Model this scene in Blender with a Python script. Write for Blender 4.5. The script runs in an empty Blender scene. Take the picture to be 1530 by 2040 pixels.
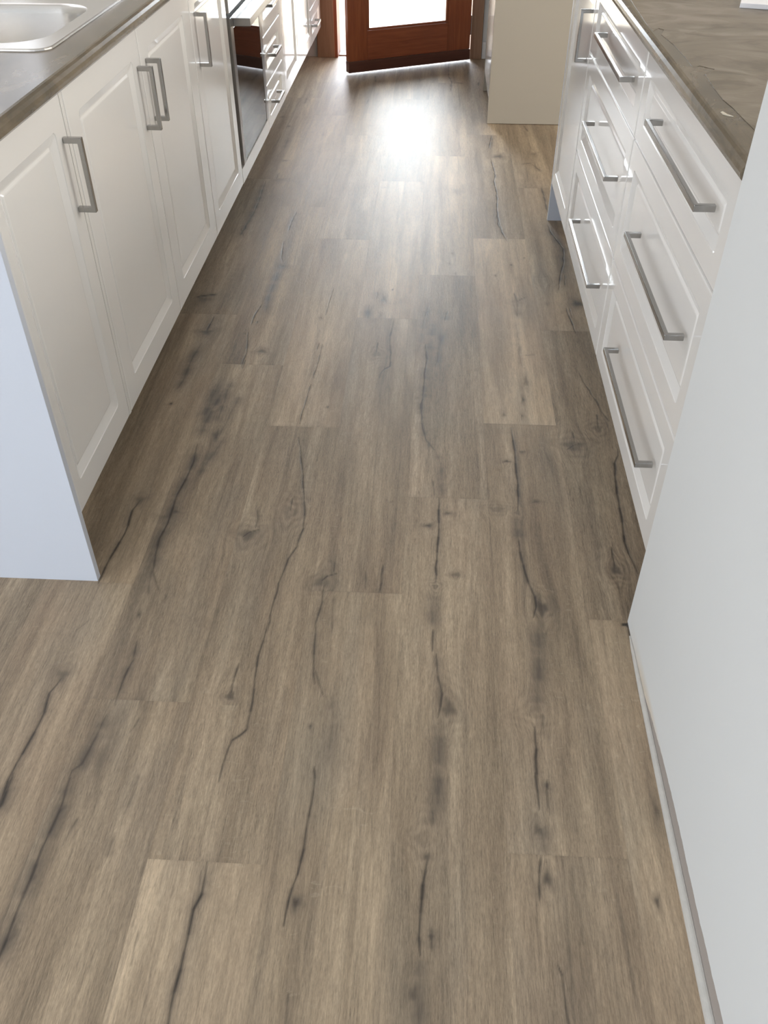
import bpy, bmesh, math, random
import numpy as np
from mathutils import Vector, Matrix
random.seed(4)
S = bpy.context.scene
C = S.collection

# ------------------------------------------------------------------ camera
H = 1.31
FPX = 1750.12
R = ((0.99851, -0.03413, 0.04248), (0.05451, 0.64406, -0.76303), (-0.00132, 0.76421, 0.64497))
def ortho(r):
    y = Vector(r[1]).normalized(); z = Vector(r[2]); z = (z - y * z.dot(y)).normalized(); x = y.cross(z)
    return x, y, z
RX, RY, RZ = ortho(R)
cam_d = bpy.data.cameras.new('camera'); cam = bpy.data.objects.new('camera', cam_d); C.objects.link(cam)
cam.matrix_world = Matrix(((RX.x, RX.y, RX.z, 0), (RY.x, RY.y, RY.z, 0), (RZ.x, RZ.y, RZ.z, H), (0, 0, 0, 1)))
cam_d.sensor_fit = 'HORIZONTAL'; cam_d.sensor_width = 36; cam_d.lens = FPX * 36 / 1530
cam_d.clip_start = 0.02; cam_d.clip_end = 200
S.camera = cam
# ------------------------------------------------------------------ view, world, sun, daylight
S.view_settings.view_transform = 'Standard'; S.view_settings.look = 'None'
S.view_settings.gamma = 1; S.view_settings.use_curve_mapping = False
S.view_settings.exposure = 0.14
w = bpy.data.worlds.new('world'); S.world = w; w.use_nodes = True
bg = w.node_tree.nodes['Background']
# overcast sky, dimmer behind the house and glaring on the sunny far side (+Y)
def sky():
    nt = w.node_tree
    tc = nt.nodes.new('ShaderNodeTexCoord')
    dt = nt.nodes.new('ShaderNodeVectorMath'); dt.operation = 'DOT_PRODUCT'; dt.inputs[1].default_value = Vector((0.12, 0.92, 0.40)).normalized()
    nt.links.new(tc.outputs['Generated'], dt.inputs[0])
    r = nt.nodes.new('ShaderNodeMapRange'); r.interpolation_type = 'SMOOTHSTEP'
    r.inputs['From Min'].default_value = 0.845; r.inputs['From Max'].default_value = 0.96; r.inputs['To Min'].default_value = SKY_DIM; r.inputs['To Max'].default_value = SKY_GLARE
    nt.links.new(dt.outputs['Value'], r.inputs['Value']); nt.links.new(r.outputs[0], bg.inputs['Strength'])
    bg.inputs['Color'].default_value = (0.88, 0.92, 1.0, 1)
SKY_DIM, SKY_GLARE = 1.35, 18.5
sky()
def light(name, kind, loc, direction, energy, color, size=None, angle=None):
    d = bpy.data.lights.new(name, kind); d.energy = energy; d.color = color
    if size: d.shape = 'RECTANGLE'; d.size, d.size_y = size
    if angle: d.angle = angle
    o = bpy.data.objects.new(name, d); C.objects.link(o); o.location = loc
    o.rotation_euler = Vector(direction).to_track_quat('-Z', 'Z').to_euler()
    return o
light('sun', 'SUN', (4, 8, 6), (-0.62, 0.22, -0.85), 6.0, (1, 0.93, 0.82), angle=0.01)
light('sink_window_daylight', 'AREA', (-1.42, 2.45, 1.62), (1, 0, 0), 7, (0.97, 0.95, 1.0), (1.7, 0.95))
light('patio_window_daylight', 'AREA', (-2.72, -1.1, 1.25), (1, 0, 0), 46, (0.96, 0.97, 0.99), (2.2, 2.0))
light('rear_window_daylight', 'AREA', (-1.4, -3.12, 1.45), (0, 1, 0), 44, (0.68, 0.82, 1.0), (1.9, 1.5))
light('dining_side_fill', 'AREA', (3.32, 2.4, 1.45), (-1, 0, 0), 150, (1.0, 0.95, 0.88), (2.4, 1.5))  # added warm fill from the right; the window it stands in is unseen

# ------------------------------------------------------------------ helpers
def tag(o, label=None, cat=None, group=None, kind=None):
    if label: o['label'] = label
    if cat: o['category'] = cat
    if group: o['group'] = group
    if kind: o['kind'] = kind
    return o
def link(name, me, mat=None, parent=None):
    o = bpy.data.objects.new(name, me); C.objects.link(o)
    if mat: me.materials.append(mat)
    if parent: o.parent = parent; o.matrix_parent_inverse = Matrix.Translation(-parent.location) if parent.type == 'EMPTY' and not parent.parent else Matrix()
    return o
def empty(name, loc=(0, 0, 0)):
    o = bpy.data.objects.new(name, None); C.objects.link(o); o.location = loc; o.empty_display_size = 0.05
    return o
def finish(bm, name, mat, parent=None, smooth=False, bevel=0):
    bmesh.ops.recalc_face_normals(bm, faces=bm.faces)
    me = bpy.data.meshes.new(name); bm.to_mesh(me); bm.free()
    o = link(name, me, mat, parent)
    if smooth:
        for p in me.polygons: p.use_smooth = True
    if bevel:
        m = o.modifiers.new('bevel', 'BEVEL'); m.width = bevel; m.segments = 2; m.limit_method = 'ANGLE'
    return o
def add_box(bm, x0, x1, y0, y1, z0, z1):
    vs = [bm.verts.new(p) for p in ((x0, y0, z0), (x1, y0, z0), (x1, y1, z0), (x0, y1, z0), (x0, y0, z1), (x1, y0, z1), (x1, y1, z1), (x0, y1, z1))]
    for f in ((0, 3, 2, 1), (4, 5, 6, 7), (0, 1, 5, 4), (1, 2, 6, 5), (2, 3, 7, 6), (3, 0, 4, 7)): bm.faces.new([vs[i] for i in f])
def box(name, x0, x1, y0, y1, z0, z1, mat, parent=None, bevel=0):
    bm = bmesh.new(); add_box(bm, x0, x1, y0, y1, z0, z1)
    return finish(bm, name, mat, parent, bevel=bevel)
def boxes(name, lst, mat, parent=None, bevel=0):
    bm = bmesh.new()
    for b in lst: add_box(bm, *b)
    return finish(bm, name, mat, parent, bevel=bevel)
def prism(name, pts, axis, a0, a1, mat, parent=None, bevel=0, smooth=False):
    """polygon pts in the two other axes, extruded along axis"""
    bm = bmesh.new()
    def P(p, a):
        return {'x': (a, p[0], p[1]), 'y': (p[0], a, p[1]), 'z': (p[0], p[1], a)}[axis]
    A = [bm.verts.new(P(p, a0)) for p in pts]; B = [bm.verts.new(P(p, a1)) for p in pts]
    bm.faces.new(A); bm.faces.new(B)
    for i in range(len(pts)):
        j = (i + 1) % len(pts); bm.faces.new((A[i], A[j], B[j], B[i]))
    o = finish(bm, name, mat, parent, bevel=bevel)
    if smooth:
        o.data.shade_smooth() if hasattr(o.data, 'shade_smooth') else None
    return o
def rrect(u0, u1, v0, v1, r, n=5):
    pts = []
    for cx, cy, a0 in ((u1 - r, v0 + r, -90), (u1 - r, v1 - r, 0), (u0 + r, v1 - r, 90), (u0 + r, v0 + r, 180)):
        for i in range(n + 1):
            a = math.radians(a0 + 90 * i / n); pts.append((cx + r * math.cos(a), cy + r * math.sin(a)))
    return pts

# ------------------------------------------------------------------ materials
def newmat(name):
    m = bpy.data.materials.new(name); m.use_nodes = True
    nt = m.node_tree; b = nt.nodes['Principled BSDF']
    return m, nt, b
def N(nt, t, **kw):
    n = nt.nodes.new(t)
    for k, v in kw.items():
        if k.startswith('i_'): n.inputs[int(k[2:])].default_value = v
        else: setattr(n, k, v)
    return n
def math_(nt, op, a, b=None, clamp=False):
    n = nt.nodes.new('ShaderNodeMath'); n.operation = op; n.use_clamp = clamp
    for i, v in enumerate((a, b)):
        if v is None: continue
        if isinstance(v, (int, float)): n.inputs[i].default_value = v
        else: nt.links.new(v, n.inputs[i])
    return n.outputs[0]
def mixc(nt, fac, a, b, blend='MIX'):
    n = nt.nodes.new('ShaderNodeMix'); n.data_type = 'RGBA'; n.blend_type = blend
    for i, v in ((0, fac), (6, a), (7, b)):
        if isinstance(v, (int, float)): n.inputs[i].default_value = v
        elif isinstance(v, tuple): n.inputs[i].default_value = v if len(v) == 4 else (*v, 1)
        else: nt.links.new(v, n.inputs[i])
    return n.outputs[2]
def noise(nt, vec, scale, detail=3, rough=0.5, dist=0.0):
    n = nt.nodes.new('ShaderNodeTexNoise'); n.inputs['Scale'].default_value = scale; n.inputs['Detail'].default_value = detail
    n.inputs['Roughness'].default_value = rough; n.inputs['Distortion'].default_value = dist
    if vec is not None: nt.links.new(vec, n.inputs['Vector'])
    return n.outputs['Fac']
def mapping(nt, src, scale, loc=(0, 0, 0)):
    n = nt.nodes.new('ShaderNodeMapping'); n.inputs['Scale'].default_value = scale; n.inputs['Location'].default_value = loc
    nt.links.new(src, n.inputs['Vector']); return n.outputs[0]
def pos(nt): return nt.nodes.new('ShaderNodeNewGeometry').outputs['Position']
def bump(nt, b, h, strength, dist):
    n = nt.nodes.new('ShaderNodeBump'); n.inputs['Strength'].default_value = strength; n.inputs['Distance'].default_value = dist
    nt.links.new(h, n.inputs['Height']); nt.links.new(n.outputs[0], b.inputs['Normal'])
def ramp(nt, fac, stops):
    n = nt.nodes.new('ShaderNodeValToRGB'); e = n.color_ramp.elements
    while len(e) < len(stops): e.new(0.5)
    for i, (p, c) in enumerate(stops): e[i].position = p; e[i].color = (*c, 1) if len(c) == 3 else c
    nt.links.new(fac, n.inputs[0]); return n.outputs[0]
def simple(name, col, rough=0.5, metal=0.0, nscale=30, namp=0.04, bmp=0.0, coat=0.0, spec=0.5):
    m, nt, b = newmat(name)
    b.inputs['Roughness'].default_value = rough; b.inputs['Metallic'].default_value = metal
    b.inputs['Specular IOR Level'].default_value = spec
    if coat: b.inputs['Coat Weight'].default_value = coat; b.inputs['Coat Roughness'].default_value = 0.04
    f = noise(nt, pos(nt), nscale, 3)
    c = mixc(nt, f, tuple(x * (1 - namp) for x in col), tuple(min(1, x * (1 + namp)) for x in col))
    nt.links.new(c, b.inputs['Base Color'])
    if bmp: bump(nt, b, f, bmp, 0.002)
    return m
M_gloss = simple('gloss_white_door', (0.76, 0.745, 0.715), 0.09, nscale=3, namp=0.01, spec=0.55)
M_melamine = simple('white_melamine', (0.60, 0.635, 0.70), 0.38, nscale=300, namp=0.012, bmp=0.02)
M_carcass = simple('carcass_white', (0.70, 0.69, 0.67), 0.5)
M_kick = simple('kickboard_grey', (0.17, 0.16, 0.15), 0.45)
M_steel = simple('satin_nickel', (0.40, 0.395, 0.385), 0.22, 1.0, nscale=200, namp=0.05)
M_chrome = simple('polished_steel', (0.72, 0.71, 0.69), 0.12, 1.0, nscale=60, namp=0.03)
M_black = simple('black_gap', (0.012, 0.012, 0.012), 0.5)
M_ovenglass = simple('oven_black_glass', (0.016, 0.013, 0.012), 0.03, 0.0, spec=0.5, namp=0.0)
M_ceil = simple('ceiling_white', (0.82, 0.81, 0.79), 0.9, nscale=60, bmp=0.03)
M_white = simple('white_painted_wood', (0.80, 0.79, 0.77), 0.4)
M_board = simple('white_board', (0.86, 0.87, 0.9), 0.5)
M_scrap = simple('film_scrap', (0.62, 0.57, 0.46), 0.3)
M_bead = simple('white_gap_strip', (0.50, 0.485, 0.45), 0.55, nscale=90, namp=0.1, bmp=0.1)

def brushed():
    m, nt, b = newmat('brushed_stainless'); b.inputs['Metallic'].default_value = 1
    v = mapping(nt, pos(nt), (60, 3, 60)); f = noise(nt, v, 12, 4)
    nt.links.new(mixc(nt, f, (0.60, 0.585, 0.57), (0.70, 0.69, 0.67)), b.inputs['Base Color'])
    nt.links.new(math_(nt, 'MULTIPLY_ADD', f, 0.12), b.inputs['Roughness'])
    b.inputs['Roughness'].default_value = 0.3
    for l in list(nt.links):
        if l.to_socket == b.inputs['Roughness']: nt.links.remove(l)
    b.inputs['Roughness'].default_value = 0.25
    bump(nt, b, f, 0.05, 0.001)
    return m
M_brushed = brushed()
M_oventrim = simple('dark_brushed_trim', (0.33, 0.32, 0.31), 0.28, 1.0, nscale=120, namp=0.05)

def laminate():
    m, nt, b = newmat('brown_stone_laminate')
    p = pos(nt)
    f1 = noise(nt, mapping(nt, p, (9, 4, 9)), 1.6, 5, 0.6, 1.2)
    f2 = noise(nt, mapping(nt, p, (1, 1, 1), (3, 1, 0)), 45, 3)
    c = ramp(nt, f1, [(0.3, (0.070, 0.058, 0.040)), (0.5, (0.130, 0.102, 0.066)), (0.72, (0.20, 0.160, 0.110))])
    c = mixc(nt, math_(nt, 'MULTIPLY', f2, 0.25), c, (0.16, 0.135, 0.10))
    nt.links.new(c, b.inputs['Base Color'])
    b.inputs['Roughness'].default_value = 0.20; b.inputs['Specular IOR Level'].default_value = 0.38
    bump(nt, b, noise(nt, p, 6, 2), 0.12, 0.004)
    return m
M_lam = laminate()
def film():
    m, nt, b = newmat('protective_film')
    p = pos(nt)
    f1 = noise(nt, mapping(nt, p, (3.4, 5.5, 1)), 1.5, 5, 0.55, 2.6)
    f3 = noise(nt, mapping(nt, p, (2.0, 5, 1), (4, 2, 0)), 1.2, 3, 0.5, 1.0)
    c = ramp(nt, f1, [(0.36, (0.085, 0.072, 0.048)), (0.45, (0.150, 0.128, 0.092)), (0.55, (0.19, 0.165, 0.122)), (0.66, (0.275, 0.240, 0.200))])
    c = mixc(nt, math_(nt, 'MULTIPLY', f3, 0.6), c, (0.25, 0.20, 0.15))
    nt.links.new(c, b.inputs['Base Color'])
    b.inputs['Specular IOR Level'].default_value = 0.4
    b.inputs['Roughness'].default_value = 0.32
    bump(nt, b, f1, 0.25, 0.004)
    return m
M_film = film()

def timber(name, dark, lite, axis_scale, rough=0.35):
    m, nt, b = newmat(name)
    tc = nt.nodes.new('ShaderNodeTexCoord').outputs['Object']
    f = noise(nt, mapping(nt, tc, axis_scale), 3.0, 5, 0.6, 0.6)
    f2 = noise(nt, mapping(nt, tc, tuple(s * 6 for s in axis_scale)), 3.0, 2)
    c = mixc(nt, ramp(nt, f, [(0.3, (0, 0, 0)), (0.7, (1, 1, 1))]), dark, lite)
    c = mixc(nt, math_(nt, 'MULTIPLY', f2, 0.35), c, tuple(x * 0.6 for x in dark))
    nt.links.new(c, b.inputs['Base Color']); b.inputs['Roughness'].default_value = rough
    bump(nt, b, f2, 0.1, 0.002)
    return m
M_cedarV = timber('red_cedar_upright', (0.24, 0.060, 0.022), (0.39, 0.112, 0.038), (22, 22, 1.5))
M_cedarH = timber('red_cedar_rail', (0.24, 0.060, 0.024), (0.38, 0.108, 0.042), (1.5, 22, 22))
M_cedarD = timber('dark_weather_bar', (0.085, 0.028, 0.018), (0.13, 0.045, 0.028), (1.5, 20, 20))
M_arch = timber('tan_timber_architrave', (0.27, 0.150, 0.085), (0.36, 0.215, 0.13), (24, 24, 1.4), 0.5)

def wallmat(name, col):
    m, nt, b = newmat(name)
    f = noise(nt, pos(nt), 220, 3); g = noise(nt, pos(nt), 1.3, 2)
    c = mixc(nt, g, tuple(x * 0.98 for x in col), tuple(min(1, x * 1.02) for x in col))
    nt.links.new(c, b.inputs['Base Color']); b.inputs['Roughness'].default_value = 0.75
    bump(nt, b, f, 0.08, 0.001)
    return m, nt, b, c
M_wall = wallmat('painted_plaster', (0.70, 0.70, 0.68))[0]
def near_wall():
    m, nt, b, c = wallmat('painted_plaster_with_bare_foot', (0.66, 0.675, 0.67))
    p = pos(nt); s = nt.nodes.new('ShaderNodeSeparateXYZ'); nt.links.new(p, s.inputs[0])
    fc = nt.nodes.new('ShaderNodeFloatCurve')
    y0, y1 = -1.3, 1.3
    pts = [(-1.3, .045), (0.3, .045), (.475, .043), (.64, .037), (.769, .038), (.86, .035), (.930, .027), (1.0, .017), (1.04, .007), (1.075, .0), (1.3, .0)]
    cm = fc.mapping.curves[0]
    for i, (y, z) in enumerate(pts):
        X, Y = (y - y0) / (y1 - y0), z / 0.05
        if i == 0: cm.points[0].location = (X, Y)
        elif i == len(pts) - 1: cm.points[-1].location = (X, Y)
        else: cm.points.new(X, Y)
    for q in cm.points: q.handle_type = 'VECTOR'
    fc.mapping.update()
    yn = math_(nt, 'DIVIDE', math_(nt, 'SUBTRACT', s.outputs[1], y0), y1 - y0)
    nt.links.new(yn, fc.inputs['Value'])
    edge = math_(nt, 'MULTIPLY', fc.outputs[0], 0.05)
    wob = math_(nt, 'MULTIPLY', math_(nt, 'SUBTRACT', noise(nt, p, 60, 4), 0.5), 0.006)
    diff = math_(nt, 'SUBTRACT', math_(nt, 'ADD', edge, wob), s.outputs[2])
    bare = math_(nt, 'MULTIPLY', diff, 2500, clamp=True)
    # old cream paint left above the bare strip
    yy = math_(nt, 'SUBTRACT', 1.0, math_(nt, 'ABSOLUTE', math_(nt, 'MULTIPLY', math_(nt, 'SUBTRACT', s.outputs[1], 1.0), 4.6)), clamp=True)
    zz = math_(nt, 'SUBTRACT', 1.0, math_(nt, 'MULTIPLY', s.outputs[2], 26), clamp=True)
    cream = math_(nt, 'MULTIPLY', math_(nt, 'MULTIPLY', yy, zz), 2.2, clamp=True)
    c = mixc(nt, math_(nt, 'MULTIPLY', cream, 0.85), c, (0.60, 0.53, 0.43))
    c = mixc(nt, bare, c, (0.335, 0.30, 0.27))
    nt.links.new(c, b.inputs['Base Color'])
    return m
M_nearwall = near_wall()

def glassmat():
    m, nt, b = newmat('clear_glass')
    out = nt.nodes['Material Output']; nt.nodes.remove(b)
    t = nt.nodes.new('ShaderNodeBsdfTransparent'); g = nt.nodes.new('ShaderNodeBsdfGlossy'); g.inputs['Roughness'].default_value = 0.02
    t.inputs[0].default_value = (0.95, 0.97, 0.96, 1)
    fr = nt.nodes.new('ShaderNodeFresnel'); fr.inputs[0].default_value = 1.3
    mx = nt.nodes.new('ShaderNodeMixShader'); nt.links.new(fr.outputs[0], mx.inputs[0]); nt.links.new(t.outputs[0], mx.inputs[1]); nt.links.new(g.outputs[0], mx.inputs[2])
    nt.links.new(mx.outputs[0], out.inputs[0])
    return m
M_glass = glassmat()
def paving():
    m, nt, b = newmat('cream_paving')
    p = pos(nt)
    br = nt.nodes.new('ShaderNodeTexBrick'); br.inputs['Scale'].default_value = 2.2; br.inputs['Mortar Size'].default_value = 0.012
    br.inputs['Color1'].default_value = (0.72, 0.62, 0.48, 1); br.inputs['Color2'].default_value = (0.66, 0.56, 0.43, 1); br.inputs['Mortar'].default_value = (0.5, 0.43, 0.34, 1)
    nt.links.new(p, br.inputs['Vector'])
    c = mixc(nt, math_(nt, 'MULTIPLY', noise(nt, p, 18, 4), 0.3), br.outputs[0], (0.55, 0.46, 0.36))
    nt.links.new(c, b.inputs['Base Color']); b.inputs['Roughness'].default_value = 0.8
    return m
M_pave = paving()

# ------------------------------------------------------------------ floor
def ray(u, v):
    c = ((u - 765) / FPX, -(v - 1020) / FPX, -1)
    return Vector((RX.dot(Vector(c)), RY.dot(Vector(c)), RZ.dot(Vector(c))))
def fl(u, v):
    r = ray(u, v); t = -H / r.z; return (r.x * t, r.y * t)
TILE = {1: (0, 1540, 500), 2: (480, 1540, 500), 3: (940, 1540, 500), 4: (0, 1120, 500), 5: (420, 1120, 500), 6: (840, 1120, 500),
        7: (140, 760, 500), 8: (800, 740, 500), 9: (320, 440, 400), 10: (620, 440, 400), 11: (860, 420, 400), 12: (440, 100, 360), 13: (780, 100, 360)}
def tp(t, x, y):
    X, Y, s = TILE[t]; return fl(X + x * s / 1530, Y + y * s / 1530)
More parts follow.
